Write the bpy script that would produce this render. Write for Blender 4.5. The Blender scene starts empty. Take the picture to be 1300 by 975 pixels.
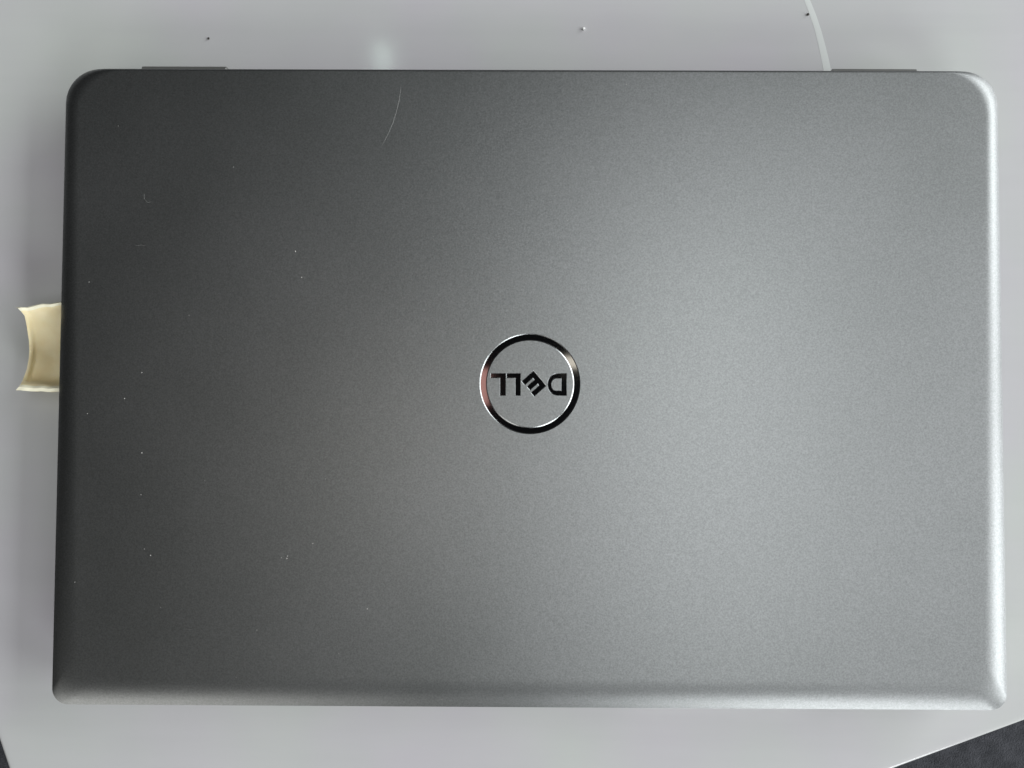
import bpy, bmesh, math, random
from mathutils import Vector, Matrix, geometry, noise

scene = bpy.context.scene
COL = scene.collection
random.seed(4)

# ---------------------------------------------------------------- camera
cam_d = bpy.data.cameras.new('camera')
cam = bpy.data.objects.new('camera', cam_d)
COL.objects.link(cam)
cam.location = (-0.00563, -0.00908, 0.31078)
cam.rotation_euler = (0.03157, 0.00377, 0.00466)
cam_d.sensor_width = 36.0
cam_d.angle = math.radians(68.0)
cam_d.clip_start = 0.01
cam_d.clip_end = 50.0
scene.camera = cam

# ---------------------------------------------------------------- world (dim room)
world = bpy.data.worlds.new('World')
scene.world = world
world.use_nodes = True
bg = world.node_tree.nodes['Background']
bg.inputs['Color'].default_value = (0.93, 0.97, 1.0, 1)
bg.inputs['Strength'].default_value = 0.022


# ---------------------------------------------------------------- lamps: daylight through the windows
def area(name, centre, look, sx, sy, radiance, colour):
    d = bpy.data.lights.new(name, 'AREA')
    d.shape = 'RECTANGLE'
    d.size, d.size_y = sx, sy
    d.energy = radiance * math.pi * sx * sy
    d.color = colour
    o = bpy.data.objects.new(name, d)
    COL.objects.link(o)
    o.location = centre               # an area lamp shines down unless turned
    v = Vector(look) - Vector(centre)
    if abs(v.x) + abs(v.y) > 1e-4:
        o.rotation_euler = v.to_track_quat('-Z', 'Y').to_euler()
    return o


COOL = (0.95, 0.99, 1.0)
# right-hand window, two sashes with a mullion between
area('window_light', (2.75, 1.58, 1.18), (0, 1.58, 1.18), 2.85, 1.9, 6.6, COOL)
area('window_light', (2.75, -0.88, 1.18), (0, -0.88, 1.18), 1.58, 1.9, 7.4, COOL)
# long opening overhead to the right
area('skylight', (0.72, -0.06, 2.55), (0.72, -0.06, 0), 0.66, 2.06, 5.5, COOL)
# window in front, to the right of whoever takes the picture, and a dimmer, wider one to the left
area('window_light', (1.50, -2.85, 1.32), (1.50, 0, 1.32), 1.65, 2.2, 6.6, COOL)
area('window_light', (-2.60, -2.85, 1.10), (-2.60, 0, 1.10), 3.5, 1.76, 2.5, (1.0, 0.99, 0.95))


scene.view_settings.view_transform = 'Standard'
scene.view_settings.look = 'None'
scene.view_settings.exposure = 0.0
scene.view_settings.gamma = 1.0
scene.view_settings.use_curve_mapping = False
scene.cycles.max_bounces = 8
scene.cycles.use_denoising = True

# ---------------------------------------------------------------- helpers
CM = cam.rotation_euler.to_matrix()
F = 650.0 / math.tan(math.radians(34.0))


def P(px, py, z):
    """the point at height z that the photograph shows at (px, py)"""
    d = CM @ Vector(((px - 650) / F, (487.5 - py) / F, -1.0))
    t = (z - cam.location.z) / d.z
    return cam.location + d * t


def mat(name, colour=(.5, .5, .5), rough=.5, metal=0.0):
    m = bpy.data.materials.new(name)
    m.use_nodes = True
    b = m.node_tree.nodes['Principled BSDF']
    b.inputs['Base Color'].default_value = (*colour, 1)
    b.inputs['Roughness'].default_value = rough
    b.inputs['Metallic'].default_value = metal
    return m, m.node_tree, b


def N(nt, kind, **kw):
    n = nt.nodes.new(kind)
    for k, v in kw.items():
        if k in n.inputs:
            n.inputs[k].default_value = v
        else:
            setattr(n, k, v)
    return n


def ramp(nt, src, p0, c0, p1, c1):
    r = nt.nodes.new('ShaderNodeValToRGB')
    e = r.color_ramp.elements
    e[0].position, e[0].color = p0, (*c0, 1)
    e[1].position, e[1].color = p1, (*c1, 1)
    nt.links.new(src, r.inputs['Fac'])
    return r.outputs['Color']


def mesh_obj(name, verts, faces, material, parent=None, sharp=None, loc=None):
    me = bpy.data.meshes.new(name)
    me.from_pydata([tuple(v) for v in verts], [], faces)
    bm = bmesh.new()
    bm.from_mesh(me)
    bmesh.ops.recalc_face_normals(bm, faces=bm.faces)
    bm.to_mesh(me)
    bm.free()
    me.materials.append(material)
    if sharp is not None:
        for p in me.polygons:
            p.use_smooth = True
        me.set_sharp_from_angle(angle=math.radians(sharp))
    o = bpy.data.objects.new(name, me)
    COL.objects.link(o)
    if parent is not None:
        o.parent = parent
        o.matrix_parent_inverse = Matrix.Translation(-root_loc(parent))
    return o


def root_loc(o):
    v = Vector((0, 0, 0))
    while o is not None:
        v += o.location
        o = o.parent
    return v


def empty(name, loc, label, cat):
    o = bpy.data.objects.new(name, None)
    o.empty_display_size = 0.02
    COL.objects.link(o)
    o.location = loc
    o['label'] = label
    o['category'] = cat
    return o


def prism(loop, z0, z1):
    n = len(loop)
    v = [(x, y, z0) for x, y in loop] + [(x, y, z1) for x, y in loop]
    f = [list(range(n))[::-1], list(range(n, 2 * n))]
    f += [[i, (i + 1) % n, n + (i + 1) % n, n + i] for i in range(n)]
    return v, f


def mirror(px, py, zs, zl):
    """where a ray seen at (px, py) on a level mirror at height zs meets height zl"""
    p_ = P(px, py, zs)
    d = p_ - cam.location
    return p_ + Vector((d.x, d.y, -d.z)) * ((zl - zs) / -d.z)


# small dim lamps added overhead for the glints in emblem, lid and lacquer
m0 = mirror(601, 491, .019, 1.3)
area('glint_lamp', m0, (m0.x, m0.y, 0), .064, .075, 2.8, (1.0, .52, .43))  # stands in for the unseen hand reflected in the ring
m0 = mirror(520, 590, .019, 1.3)
area('glint_lamp', m0, (m0.x, m0.y, 0), .24, .24, 3.2, (1.0, .95, .88))  # added glow of the same unseen hand on the lid
m0 = mirror(730, 460, .019, 1.3)
area('glint_lamp', m0, (m0.x, m0.y, 0), .05, .024, 4.5, (1.0, .93, .74))
m0 = mirror(486, 74, 0, 1.3)
area('glint_lamp', m0, (m0.x, m0.y, 0), .035, .06, 8.0, (.78, 1.0, .90))

# ---------------------------------------------------------------- materials
# painted lid: fine metallic flake
M_LID, nt, b = mat('lid_metallic_paint', (.25, .255, .255), .5, 1.0)
tc = N(nt, 'ShaderNodeTexCoord')
n1 = N(nt, 'ShaderNodeTexNoise', Scale=1500.0, Detail=3.0, Roughness=.75)
n2 = N(nt, 'ShaderNodeTexNoise', Scale=9.0, Detail=3.0, Roughness=.55)
n3 = N(nt, 'ShaderNodeTexNoise', Scale=420.0, Detail=2.0, Roughness=.6)
for n in (n1, n2, n3):
    nt.links.new(tc.outputs['Object'], n.inputs['Vector'])
c = ramp(nt, n1.outputs['Fac'], .30, (.192, .196, .197), .70, (.290, .295, .296))
mx = N(nt, 'ShaderNodeMixRGB', blend_type='MULTIPLY')
mx.inputs[0].default_value = 1.0
nt.links.new(c, mx.inputs[1])
nt.links.new(ramp(nt, n2.outputs['Fac'], .3, (.90, .91, .90), .7, (1, 1, 1)), mx.inputs[2])
nt.links.new(mx.outputs[0], b.inputs['Base Color'])
rr = N(nt, 'ShaderNodeMapRange')
rr.inputs['To Min'].default_value = .375
rr.inputs['To Max'].default_value = .465
nt.links.new(n2.outputs['Fac'], rr.inputs['Value'])
nt.links.new(rr.outputs[0], b.inputs['Roughness'])
bp = N(nt, 'ShaderNodeBump', Strength=.13, Distance=.0002)
ad = N(nt, 'ShaderNodeMath', operation='ADD')
nt.links.new(n1.outputs['Fac'], ad.inputs[0])
nt.links.new(n3.outputs['Fac'], ad.inputs[1])
nt.links.new(ad.outputs[0], bp.inputs['Height'])
nt.links.new(bp.outputs[0], b.inputs['Normal'])

M_CHROME, nt, b = mat('dark_chrome', (.14, .14, .15), .05, 1.0)
M_WALL, nt, b = mat('polished_chamfer', (.40, .41, .41), .26, 1.0)
M_BASE, nt, b = mat('base_plastic', (.16, .165, .165), .42)
tc = N(nt, 'ShaderNodeTexCoord')
n1 = N(nt, 'ShaderNodeTexNoise', Scale=900.0, Detail=2.0)
nt.links.new(tc.outputs['Object'], n1.inputs['Vector'])
bp = N(nt, 'ShaderNodeBump', Strength=.1, Distance=.0002)
nt.links.new(n1.outputs['Fac'], bp.inputs['Height'])
nt.links.new(bp.outputs[0], b.inputs['Normal'])
M_HINGE, nt, b = mat('hinge_satin_silver', (.22, .22, .21), .34, .5)
M_RUBBER, nt, b = mat('rubber', (.02, .02, .02), .7)
M_SCR, nt, b = mat('scratched_paint', (.17, .17, .165), .5, .5)
M_DUST, nt, b = mat('dust', (.38, .37, .35), .9)
M_CRUMB, nt, b = mat('dark_crumb', (.05, .045, .04), .8)
M_CRUMBW, nt, b = mat('pale_crumb', (.85, .85, .83), .7)

# glossy white tabletop
M_TABLE, nt, b = mat('glossy_white_lacquer', (.70, .70, .70), .16)
tc = N(nt, 'ShaderNodeTexCoord')
n1 = N(nt, 'ShaderNodeTexNoise', Scale=6.0, Detail=4.0, Roughness=.6)
n2 = N(nt, 'ShaderNodeTexNoise', Scale=700.0, Detail=2.0)
for n in (n1, n2):
    nt.links.new(tc.outputs['Object'], n.inputs['Vector'])
nt.links.new(ramp(nt, n1.outputs['Fac'], .3, (.525, .518, .535), .7, (.575, .58, .572)), b.inputs['Base Color'])
rr = N(nt, 'ShaderNodeMapRange')
rr.inputs['To Min'].default_value = .07
rr.inputs['To Max'].default_value = .12
nt.links.new(n1.outputs['Fac'], rr.inputs['Value'])
nt.links.new(rr.outputs[0], b.inputs['Roughness'])
mp = N(nt, 'ShaderNodeMapping')
mp.inputs['Rotation'].default_value = (0, 0, .5)
mp.inputs['Scale'].default_value = (4, 45, 1)
nt.links.new(tc.outputs['Object'], mp.inputs['Vector'])
n4 = N(nt, 'ShaderNodeTexNoise', Scale=2.2, Detail=5.0, Roughness=.6)
nt.links.new(mp.outputs[0], n4.inputs['Vector'])
n5 = N(nt, 'ShaderNodeTexNoise', Scale=13.0, Detail=3.0, Roughness=.5)
nt.links.new(tc.outputs['Object'], n5.inputs['Vector'])
m1 = N(nt, 'ShaderNodeMixRGB', blend_type='MULTIPLY')
m2 = N(nt, 'ShaderNodeMixRGB', blend_type='MULTIPLY')
m1.inputs[0].default_value = m2.inputs[0].default_value = 1.0
old = b.inputs['Base Color'].links[0].from_socket
nt.links.new(old, m1.inputs[1])
nt.links.new(ramp(nt, n4.outputs['Fac'], .35, (.975, .975, .975), .68, (1, 1, 1)), m1.inputs[2])
nt.links.new(m1.outputs[0], m2.inputs[1])
nt.links.new(ramp(nt, n5.outputs['Fac'], .35, (1, .965, 1), .65, (.965, .985, .955)), m2.inputs[2])
nt.links.new(m2.outputs[0], b.inputs['Base Color'])
bp = N(nt, 'ShaderNodeBump', Strength=.03, Distance=.0002)
nt.links.new(n2.outputs['Fac'], bp.inputs['Height'])
nt.links.new(bp.outputs[0], b.inputs['Normal'])

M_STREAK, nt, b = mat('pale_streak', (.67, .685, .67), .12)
M_LEG, nt, b = mat('table_leg_white', (.68, .68, .68), .3)

# dark carpet
M_FLOOR, nt, b = mat('dark_grey_carpet', (.04, .04, .045), .95)
tc = N(nt, 'ShaderNodeTexCoord')
n1 = N(nt, 'ShaderNodeTexNoise', Scale=90.0, Detail=5.0, Roughness=.7)
n2 = N(nt, 'ShaderNodeTexNoise', Scale=600.0, Detail=2.0)
for n in (n1, n2):
    nt.links.new(tc.outputs['Object'], n.inputs['Vector'])
nt.links.new(ramp(nt, n1.outputs['Fac'], .32, (.014, .015, .019), .72, (.046, .047, .055)), b.inputs['Base Color'])
bp = N(nt, 'ShaderNodeBump', Strength=.6, Distance=.003)
nt.links.new(n2.outputs['Fac'], bp.inputs['Height'])
nt.links.new(bp.outputs[0], b.inputs['Normal'])

# cream scrap
M_CREAM, nt, b = mat('cream_card', (.78, .70, .46), .75)
tc = N(nt, 'ShaderNodeTexCoord')
n1 = N(nt, 'ShaderNodeTexNoise', Scale=160.0, Detail=4.0)
nt.links.new(tc.outputs['Object'], n1.inputs['Vector'])
nt.links.new(ramp(nt, n1.outputs['Fac'], .3, (.78, .66, .40), .7, (.85, .75, .50)), b.inputs['Base Color'])
bp = N(nt, 'ShaderNodeBump', Strength=.15, Distance=.0005)
nt.links.new(n1.outputs['Fac'], bp.inputs['Height'])
nt.links.new(bp.outputs[0], b.inputs['Normal'])
b.inputs['Subsurface Weight'].default_value = .15
b.inputs['Subsurface Radius'].default_value = (.003, .002, .001)

M_RIM_LIT, nt, b = mat('lit_rim_cream', (.84, .80, .62), .8)  # paler cream painted on the rims where they face the light

# ---------------------------------------------------------------- floor
FZ = -0.46
fl = mesh_obj('floor', [(-4, -4, FZ), (4, -4, FZ), (4, 4, FZ), (-4, 4, FZ)], [[0, 1, 2, 3]], M_FLOOR)
fl['kind'] = 'structure'

# ---------------------------------------------------------------- table: a rectangular top turned about 20 degrees
a0, a1 = P(1140, 975, 0), P(1300, 916, 0)
ax = (a1 - a0).normalized()
ay = Vector((-ax.y, ax.x, 0))
corner_left = P(3.5, 957, 0)
# corner = foot of the left edge on the front edge line
corner = a0 + ax * (corner_left - a0).dot(ax)
TL, TW = 1.1, 0.62
table = empty('coffee_table', (corner.x + ax.x * TL / 2 + ay.x * TW / 2, corner.y + ax.y * TL / 2 + ay.y * TW / 2, FZ),
              'glossy white table that the closed laptop lies on', 'table')


def table_ring(inset, z, r=.006, seg=6):
    out = []
    for (cx, cy, s) in ((0, 0, 180), (TL, 0, 270), (TL, TW, 0), (0, TW, 90)):
        ccx = min(max(cx, r), TL - r)
        ccy = min(max(cy, r), TW - r)
        for k in range(seg + 1):
            a = math.radians(s + 90 * k / seg)
            q = corner + ax * (ccx + (r - inset) * math.cos(a)) + ay * (ccy + (r - inset) * math.sin(a))
            out.append((q.x, q.y, z))
    return out


rings = [table_ring(.0040, 0), table_ring(.0030, 0)]
rings += [table_ring(.0016 * (1 - math.sin(math.radians(t))), -.0016 * (1 - math.cos(math.radians(t)))) for t in range(0, 91, 15)]
rings += [table_ring(0, -.024), table_ring(.001, -.025)]
vs, fs = [], []
n = len(rings[0])
for r_ in rings:
    vs += r_
for k in range(len(rings) - 1):
    for i in range(n):
        j = (i + 1) % n
        fs.append([k * n + i, k * n + j, (k + 1) * n + j, (k + 1) * n + i])
fs.append(list(range(n)))
fs.append([(len(rings) - 1) * n + i for i in range(n)][::-1])
top = mesh_obj('tabletop', vs, fs, M_TABLE, table)
for p in top.data.polygons:
    p.use_smooth = len(p.vertices) == 4
top.data.set_sharp_from_angle(angle=math.radians(30))

leg_me = None
for (u, w) in ((.06, .06), (TL - .06, .06), (TL - .06, TW - .06), (.06, TW - .06)):
    q = corner + ax * u + ay * w
    if leg_me is None:
        loop0 = [(-.022, -.022), (.022, -.022), (.022, .022), (-.022, .022)]
        v, f = prism(loop0, FZ, -.026)
        v = [(x * (.75 if z < -.1 else 1), y * (.75 if z < -.1 else 1), z) for x, y, z in v]
        leg = mesh_obj('leg', v, f, M_LEG)
        leg_me = leg.data
    else:
        leg = bpy.data.objects.new('leg', leg_me)
        COL.objects.link(leg)
    leg.parent = table
    leg.matrix_parent_inverse = Matrix.Translation(-table.location)
    leg.location = (q.x, q.y, 0)

# pale curved streak on the lacquer, from the top of the picture to behind the right hinge
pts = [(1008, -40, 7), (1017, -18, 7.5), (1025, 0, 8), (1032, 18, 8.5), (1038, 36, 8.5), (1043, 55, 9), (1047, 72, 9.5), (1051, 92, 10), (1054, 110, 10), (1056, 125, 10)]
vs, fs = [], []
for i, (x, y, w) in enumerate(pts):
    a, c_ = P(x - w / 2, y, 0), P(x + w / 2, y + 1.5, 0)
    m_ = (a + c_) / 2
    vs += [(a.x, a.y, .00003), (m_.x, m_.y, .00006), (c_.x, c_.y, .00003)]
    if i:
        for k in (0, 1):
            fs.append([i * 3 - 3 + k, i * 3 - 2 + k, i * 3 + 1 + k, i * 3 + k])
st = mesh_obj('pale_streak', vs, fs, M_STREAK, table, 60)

# ---------------------------------------------------------------- laptop
W, D = 0.3642, 0.24620
ZT = 0.0202          # flat top of the lid
laptop = empty('laptop', (0, 0, 0), 'closed silver grey laptop with round emblem, seen from above', 'laptop')


def rrect(l, r, bk, fr, rad_b, rad_f, z, seg=14):
    """rounded rectangle: insets left, right, back, front (left/right may be (back, front) pairs)"""
    lb, lf = l
    rb, rf = r
    x0b, x0f, x1b, x1f = -W / 2 + lb, -W / 2 + lf, W / 2 - rb, W / 2 - rf
    y0, y1 = -D / 2 + fr, D / 2 - bk
    out = []
    for (cx, cy, s, rad) in ((x0f + rad_f, y0 + rad_f, 180, rad_f), (x1f - rad_f, y0 + rad_f, 270, rad_f),
                             (x1b - rad_b, y1 - rad_b, 0, rad_b), (x0b + rad_b, y1 - rad_b, 90, rad_b)):
        for k in range(seg + 1):
            a = math.radians(s + 90 * k / seg)
            out.append((cx + rad * math.cos(a), cy + rad * math.sin(a), z))
    return out


H = 0.0026
PW = 2.3
rings = []
rings.append(rrect((.0016, .0016), (.0016, .0016), .0016, .0016, .012, .005, ZT - H - .0040))
rings.append(rrect((.0003, .0003), (.0003, .0003), .0003, .0003, .013, .006, ZT - H - .0037))
rings.append(rrect((0, 0), (0, 0), 0, 0, .0135, .0062, ZT - H - .0032))
rings.append(rrect((0, 0), (0, 0), 0, 0, .0135, .0062, ZT - H - .0006))
S = 16
for k in range(S + 1):
    t = k / S                       # 0 at the edge, 1 at the flat
    z = ZT - H * (1 - t) ** PW
    sb, sf, back, front = .0068 * t, .0108 * t, .0018 * t, .0118 * t
    rings.append(rrect((sb, sf), (sb, sf), back, front, .0135 + .004 * t, .0062 + .002 * t, z))
sb, sf, back, front = .0078, .0118, .0028, .0128
rings.append(rrect((sb, sf), (sb, sf), back, front, .0175, .0082, ZT))
lv, lf_ = [], []
n = len(rings[0])
for r_ in rings:
    lv += r_
for k in range(len(rings) - 1):
    for i in range(n):
        j = (i + 1) % n
        lf_.append([k * n + i, k * n + j, (k + 1) * n + j, (k + 1) * n + i])
lf_.append(list(range(n))[::-1])
cap_loop = [lv[(len(rings) - 1) * n + i] for i in range(n)]

# emblem: grooves sunk into the lid, chrome lying at their bottom
ZOOM = 975.0 / 160.0


def E(x, y, z=ZT):
    q = P(590 + x / ZOOM, 410 + y / ZOOM, z)
    return (q.x, q.y)


def offset(loop, d):
    """mitre offset: positive d shrinks a counter-clockwise loop"""
    n_ = len(loop)
    out = []
    for i in range(n_):
        p0, p1, p2 = Vector(loop[i - 1]), Vector(loop[i]), Vector(loop[(i + 1) % n_])
        e0, e1 = (p1 - p0).normalized(), (p2 - p1).normalized()
        n0, n1_ = Vector((-e0.y, e0.x)), Vector((-e1.y, e1.x))
        m_ = (n0 + n1_)
        m_ = m_ / max(m_.dot(m_) / 2, .4)
        out.append(tuple(p1 + m_ * d))
    return out


def ccw(loop):
    ar = sum(loop[i - 1][0] * loop[i][1] - loop[i][0] * loop[i - 1][1] for i in range(len(loop)))
    return loop if ar > 0 else loop[::-1]


EC = E(505, 470)
R_OUT = (Vector(E(895, 470)) - Vector(E(115, 470))).length / 2
R_IN = (Vector(E(848, 470)) - Vector(E(180, 470))).length / 2
GD = .00022           # groove depth


def circle(r, seg=96):
    return [(EC[0] + r * math.cos(2 * math.pi * k / seg), EC[1] + r * math.sin(2 * math.pi * k / seg)) for k in range(seg)]


Y0, Y1 = 388, 563
d_out = [(790, Y0), (790, Y1), (718, Y1)] + [(718 - 80 * math.sin(math.radians(a)), 475.5 + 87.5 * math.cos(math.radians(a))) for a in range(10, 171, 10)] + [(718, Y0)]
d_in = [(745, 430), (745, 522), (714, 522)] + [(714 - 42 * math.sin(math.radians(a)), 476 + 46 * math.cos(math.radians(a))) for a in range(15, 166, 15)] + [(714, 430)]
l_a = [(447, Y0), (447, Y1), (402, Y1), (402, 427), (334, 427), (334, Y0)]
l_b = [(329, Y0), (329, Y1), (280, Y1), (280, 427), (208, 427), (208, Y0)]
p0 = Vector((533, 365))
eu, ev = Vector((.640, .768)), Vector((-.745, .667))
EW, EG = 43.0, 14.0
EL = 3 * EW + 2 * EG
AL, SP = 130.0, 46.0


def ep(u, v):
    q = p0 + eu * u + ev * v
    return (q.x, q.y)


e_ = [ep(0, 0), ep(EL, 0), ep(EL, AL), ep(EL - EW, AL), ep(EL - EW, SP), ep(EW + EG + EW, SP), ep(EW + EG + EW, AL - 6),
      ep(EW + EG, AL - 6), ep(EW + EG, SP), ep(EW, SP), ep(EW, AL), ep(0, AL)]
letters = [dict(out=d_out, hole=d_in), dict(out=e_), dict(out=[(x - 13, y) for x, y in l_a]), dict(out=[(x - 10, y) for x, y in l_b])]
for L in letters:
    L['o'] = ccw([E(*q) for q in L['out']])
    if 'hole' in L:
        L['h'] = ccw([E(*q) for q in L['hole']])

wall_faces = []


def add_loop(loop, z):
    s = len(lv)
    lv.extend((x, y, z) for x, y in loop)
    return list(range(s, s + len(loop)))


def tess(loops_idx):
    polys = [[Vector(lv[i]) for i in lp] for lp in loops_idx]
    flat = [i for lp in loops_idx for i in lp]
    for t in geometry.tessellate_polygon(polys):
        lf_.append([flat[k] for k in t])


def walls(top_idx, low_idx):
    n_ = len(top_idx)
    for i in range(n_):
        j = (i + 1) % n_
        wall_faces.append(len(lf_))
        lf_.append([top_idx[i], top_idx[j], low_idx[j], low_idx[i]])


CH = .00038           # width of the sloped groove wall
cap_idx = [(len(rings) - 1) * n + i for i in range(n)]
ro_top, ro_low = add_loop(circle(R_OUT), ZT), add_loop(circle(R_OUT - CH), ZT - GD)
ri_top, ri_low = add_loop(circle(R_IN), ZT), add_loop(circle(R_IN + CH), ZT - GD)
tess([cap_idx, ro_top])
walls(ro_top, ro_low)
walls(ri_top, ri_low)
LC = .00019
hole_tops = []
for L in letters:
    L['low'] = offset(L['o'], LC)
    t_, b_ = add_loop(L['o'], ZT), add_loop(L['low'], ZT - GD)
    hole_tops.append(t_)
    walls(t_, b_)
    if 'h' in L:
        L['hlow'] = offset(L['h'], -LC)
        ht, hb = add_loop(L['h'], ZT), add_loop(L['hlow'], ZT - GD)
        tess([ht])
        walls(ht, hb)
tess([ri_top] + hole_tops)
lid = mesh_obj('lid', lv, lf_, M_LID, laptop)
me = lid.data
me.materials.append(M_WALL)
for k in wall_faces:
    me.polygons[k].material_index = 1
for p in me.polygons:
    p.use_smooth = True
# the mesh is open at the grooves, so orient faces by hand
bm = bmesh.new()
bm.from_mesh(me)
bm.faces.ensure_lookup_table()
for f in bm.faces:
    if abs(f.normal.z) > .2 and f.calc_center_median().z > ZT - H - .003 and f.normal.z < 0:
        f.normal_flip()
bm.to_mesh(me)
bm.free()
me.set_sharp_from_angle(angle=math.radians(18))

# ring of dark chrome, solid, in the groove
seg = 96
c_o, c_i = circle(R_OUT - CH + .00003, seg), circle(R_IN + CH - .00003, seg)
z0, z1 = ZT - GD - .0006, ZT - GD + .00002
v = [(x, y, z0) for x, y in c_o] + [(x, y, z1) for x, y in c_o] + [(x, y, z0) for x, y in c_i] + [(x, y, z1) for x, y in c_i]
f = []
for i in range(seg):
    j = (i + 1) % seg
    f += [[i, j, seg + j, seg + i], [2 * seg + i, 3 * seg + i, 3 * seg + j, 2 * seg + j],
          [seg + i, seg + j, 3 * seg + j, 3 * seg + i], [i, 2 * seg + i, 2 * seg + j, j]]
ring = mesh_obj('emblem_ring', v, f, M_CHROME, lid)
for L in letters:
    lo = offset(L['low'], -.00003)
    v, f = [], []
    loops = [lo] + ([offset(L['hlow'], .00003)] if 'hlow' in L else [])
    polys = [[Vector((x, y, 0)) for x, y in lp] for lp in loops]
    flat = [q for lp in loops for q in lp]
    m_ = len(flat)
    v = [(x, y, z0) for x, y in flat] + [(x, y, z1) for x, y in flat]
    for t in geometry.tessellate_polygon(polys):
        f += [list(t)[::-1], [k + m_ for k in t]]
    s = 0
    for lp in loops:
        k_ = len(lp)
        f += [[s + i, s + (i + 1) % k_, s + (i + 1) % k_ + m_, s + i + m_] for i in range(k_)]
        s += k_
    mesh_obj('letter', v, f, M_CHROME, lid)

# base under the lid
bz = ZT - H - .0045
brs = [(.0120, .0010), (.0060, .0014), (.0030, .004), (.0012, .009), (.0010, bz - .0006), (.0018, bz)]
bv, bf = [], []
for ins, z in brs:
    bv += rrect((ins, ins), (ins, ins), ins + .001, ins, .012, .006, z)
for k in range(len(brs) - 1):
    for i in range(n):
        j = (i + 1) % n
        bf.append([k * n + i, k * n + j, (k + 1) * n + j, (k + 1) * n + i])
bf.append(list(range(n))[::-1])
bf.append([(len(brs) - 1) * n + i for i in range(n)])
base = mesh_obj('base', bv, bf, M_BASE, laptop, 40)
for (yy, x0, x1) in ((D / 2 - .03, -.13, .13), (-D / 2 + .025, -.12, -.05), (-D / 2 + .025, .05, .12)):
    v, f = prism([(x0, yy - .004), (x1, yy - .004), (x1, yy + .004), (x0, yy + .004)], 0, .0014)
    mesh_obj('rubber_foot', v, f, M_RUBBER, base)


# hinge covers: rounded bars showing behind the rear edge
def hinge(pxa, pxb, pya, chamfer):
    hz = .0118
    a, c_ = P(pxa, pya, hz), P(pxb, pya, hz)
    yo = (a.y + c_.y) / 2
    yi = D / 2 - .010
    ch = .0018
    prof = [(yi, .0040), (yo - .0030, .0040), (yo - .0008, .0052), (yo, .0075), (yo, hz - .0010), (yo - .0004, hz - .0003), (yo - .0011, hz), (yi, hz)]
    xs = [(a.x, 0), (a.x + .0003, 0), (c_.x - .0002, 0), (c_.x, 0)]
    vs_, fs_ = [], []
    m_ = len(prof)
    cols = [(a.x, .0004), (a.x + .0004, 0), (c_.x - ch, 0), (c_.x, ch if chamfer else .0004)]
    for x, sh in cols:
        for (y, z) in prof:
            vs_.append((x, min(y, yo - sh) if y > yo - .0035 else y, z - (.0016 if chamfer and x == c_.x and z > hz - .0012 else 0)))
    for k in range(len(cols) - 1):
        for i in range(m_):
            j = (i + 1) % m_
            fs_.append([k * m_ + i, k * m_ + j, (k + 1) * m_ + j, (k + 1) * m_ + i])
    fs_.append(list(range(m_)))
    fs_.append([(len(cols) - 1) * m_ + i for i in range(m_)][::-1])
    return mesh_obj('hinge_cover', vs_, fs_, M_HINGE, laptop, 35)


hinge(180, 292, 83.0, True)
hinge(1057, 1164, 86.2, False)


# scratches on the lid: thin raised burrs of bare paint
def scratch(pts, w):
    vs_, fs_ = [], []
    m_ = len(pts)
    for i, (x, y) in enumerate(pts):
        q = P(x, y, ZT)
        a, c_ = P(*pts[max(i - 1, 0)], ZT), P(*pts[min(i + 1, m_ - 1)], ZT)
        d = (c_ - a).normalized()
        nn = Vector((-d.y, d.x, 0))
        ww = w * (math.sin(math.pi * (i + .25) / (m_ - .5)) ** .8) / 2
        vs_ += [(q.x + nn.x * ww, q.y + nn.y * ww, ZT + .00001), (q.x, q.y, ZT + .00004 + ww * .3), (q.x - nn.x * ww, q.y - nn.y * ww, ZT + .00001)]
        if i:
            for k in (0, 1):
                fs_.append([i * 3 - 3 + k, i * 3 - 2 + k, i * 3 + 1 + k, i * 3 + k])
    mesh_obj('scratch', vs_, fs_, M_SCR, lid)


scratch([(509, 108), (508, 118), (506, 130), (503, 142), (499, 155), (494, 167), (489, 177), (485, 184)], .00028)
scratch([(183, 246), (183, 252), (187, 257), (194, 256)], .00018)
scratch([(171, 312), (178, 311), (185, 312)], .00016)
scratch([(215, 801), (240, 799), (270, 798)], .0001)

# dust on the lid
spots = [(113, 358, 1.6), (180, 473, 1.8), (158, 506, 1.8), (111, 525, 1.7), (180, 575, 2.4), (179, 628, 1.5), (191, 705, 2.0), (183, 697, 1.6),
         (364, 709, 2.6), (365, 706, 2.0), (357, 708, 1.6), (397, 690, 1.8), (466, 773, 2.0), (413, 608, 1.5), (375, 319, 2.4), (383, 352, 1.8),
         (95, 739, 1.5), (326, 800, 1.3), (204, 771, 1.2), (1084, 175, 1.9), (1057, 367, 1.7), (1209, 480, 1.9), (1088, 441, 1.5), (795, 107, 1.6),
         (1100, 549, 1.5), (296, 212, 1.4), (720, 280, 1.1), (550, 300, 1.1), (610, 700, 1.2), (880, 620, 1.1), (260, 610, 1.1), (470, 430, 1.0),
         (150, 160, 1.0), (330, 520, 1.1), (430, 830, 1.2), (980, 760, 1.0), (812, 330, 1.0), (300, 860, 1.0), (240, 400, 1.1), (561, 888, 1.3)]
dv, df = [], []
for (x, y, s) in spots:
    q = P(x, y, ZT)
    r = s * .00012
    b0 = len(dv)
    a0_ = random.uniform(0, 6)
    ring_ = [(q.x + r * random.uniform(.6, 1.3) * math.cos(a0_ + k * 1.047), q.y + r * random.uniform(.6, 1.3) * math.sin(a0_ + k * 1.047), ZT + .00001) for k in range(6)]
    dv += ring_ + [(q.x, q.y, ZT + r * .9)]
    df += [[b0 + k, b0 + (k + 1) % 6, b0 + 6] for k in range(6)]
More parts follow.
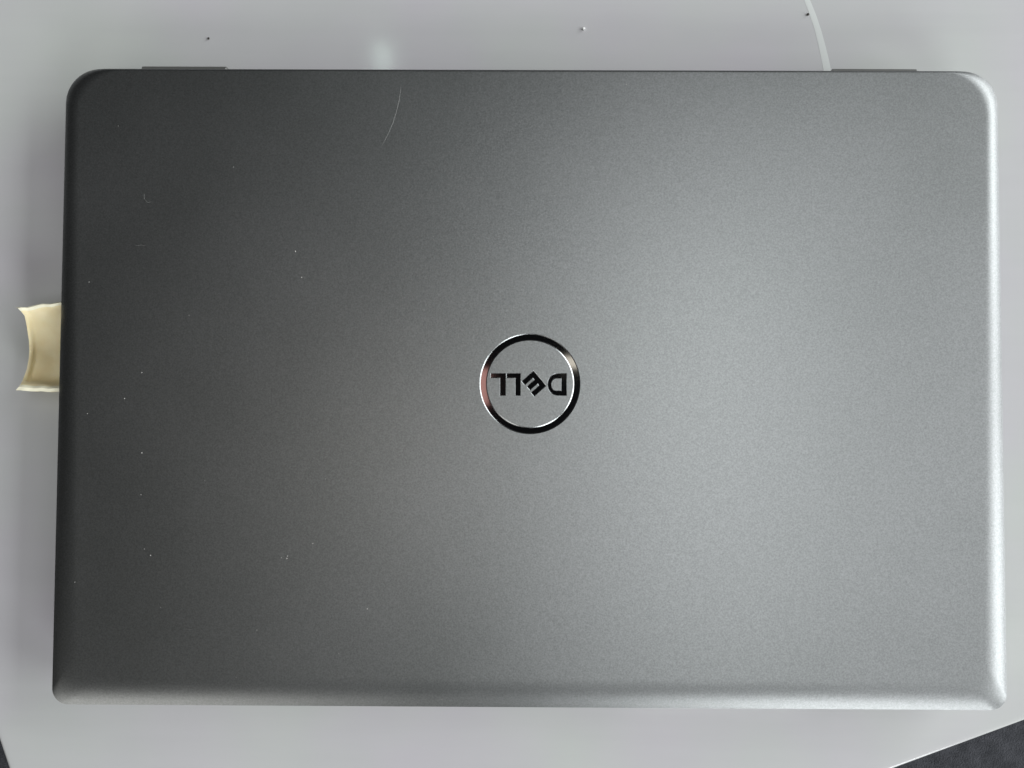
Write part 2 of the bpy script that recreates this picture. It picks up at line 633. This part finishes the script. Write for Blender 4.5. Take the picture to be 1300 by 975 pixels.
du = mesh_obj('dust_specks', dv, df, M_DUST)
du['kind'] = 'stuff'
du['label'] = 'tiny pale dust specks scattered over the laptop lid'
du['category'] = 'dust'


# crumbs on the tabletop
def crumb(px, py, r, m_, label):
    q = P(px, py, r)
    bm_ = bmesh.new()
    bmesh.ops.create_icosphere(bm_, subdivisions=2, radius=r)
    for v_ in bm_.verts:
        v_.co *= .8 + .45 * noise.noise(v_.co * 2600 + Vector((px, py, 0)))+ .1
        v_.co.z *= .7
    zmin = min(v_.co.z for v_ in bm_.verts)
    for v_ in bm_.verts:
        v_.co.z -= zmin
    me_ = bpy.data.meshes.new('crumb')
    bm_.to_mesh(me_)
    bm_.free()
    me_.materials.append(m_)
    o = bpy.data.objects.new('crumb', me_)
    COL.objects.link(o)
    o.location = (q.x, q.y, 0.0)
    o['label'] = label
    o['category'] = 'crumb'
    o['group'] = 'crumbs on the table behind the laptop'


crumb(264.5, 48.5, .00055, M_CRUMB, 'tiny dark crumb on the table behind the left hinge')
crumb(741, 36, .0007, M_CRUMBW, 'tiny white crumb on the table behind the middle of the laptop')
crumb(1026, 18, .00055, M_CRUMB, 'tiny dark crumb beside the pale streak on the table')

# ---------------------------------------------------------------- cream curled scrap beside the left edge
# rows across (photo top -> bottom): pixel of the torn left end and the height there
rows = [  # px_left, py_left, py_right(at x=84), z
    (19.5, 391.0, 382.6, .0160), (22.5, 391.8, 383.8, .0165), (26.5, 395.5, 387.0, .0160), (31, 400.5, 391.5, .0140), (32.8, 408, 399, .0105),
    (34.8, 420, 412, .0076), (36.8, 433, 428, .0050), (37.3, 446, 443, .0030), (36.0, 458, 457, .0018), (33.8, 469, 468, .0014),
    (31.0, 477, 477, .0018), (28.6, 483, 484, .0040), (26.8, 486.5, 487.5, .0110), (25.4, 489.2, 490.2, .0150), (23.5, 492, 493, .0156), (20.0, 496, 497.2, .0148)]
NC = 56
vs, fs = [], []
for ri, (xl, yl, yr, z) in enumerate(rows):
    for k in range(NC + 1):
        t = k / NC
        xr = 79.5 if z > .0135 else 90  # ends against the laptop, under the lid's edge
        px_, py_ = xl + (xr - xl) * t, yl + (yr - yl) * t
        zz = z
        if 3 <= ri <= 12:               # the torn end is a little thicker than the hollow
            lip = 1 / (1 + math.exp((t * (xr - xl) - 5.5) / 1.7))
            zz = z + .0040 * lip * min(1, (ri - 2) / 6) * min(1, (13 - ri) / 2)
        zz += .0003 * noise.noise(Vector((px_ * .1, py_ * .1, ri * .3)))
        if ri <= 2 or ri >= 13:         # uneven torn edges
            zz += .0006 * noise.noise(Vector((t * 5, ri * .15, 3)))
            py_ += 1.3 * noise.noise(Vector((t * 6, 5.5 if ri < 5 else 9.5, 1)))
        q = P(px_, py_, zz)
        vs.append((q.x, q.y, zz))
nr = len(rows)
for i in range(nr - 1):
    for k in range(NC):
        a = i * (NC + 1) + k
        fs.append([a, a + 1, a + NC + 2, a + NC + 1])
scrap = mesh_obj('cream_scrap', vs, fs, M_CREAM, None, 80)
zlow = .0012
bm = bmesh.new()
bm.from_mesh(scrap.data)
geo = bmesh.ops.extrude_face_region(bm, geom=bm.faces[:])
for e in geo['geom']:
    if isinstance(e, bmesh.types.BMVert):
        e.co.z = max(e.co.z - .0022, .0002)
        e.co.y += 0
bmesh.ops.recalc_face_normals(bm, faces=bm.faces)
bm.to_mesh(scrap.data)
bm.free()
for p in scrap.data.polygons:
    p.use_smooth = True
scrap.data.set_sharp_from_angle(angle=math.radians(50))
scrap.data.materials.append(M_RIM_LIT)
for p in scrap.data.polygons:
    row = min(v_ for v_ in p.vertices) // (NC + 1)
    if len(p.vertices) == 4 and max(p.vertices) < len(vs) and (row <= 1 or row >= 13):
        p.material_index = 1
scrap['label'] = 'curled cream scrap with a hollow middle sticking out at the laptop\'s left edge'
scrap['category'] = 'scrap'
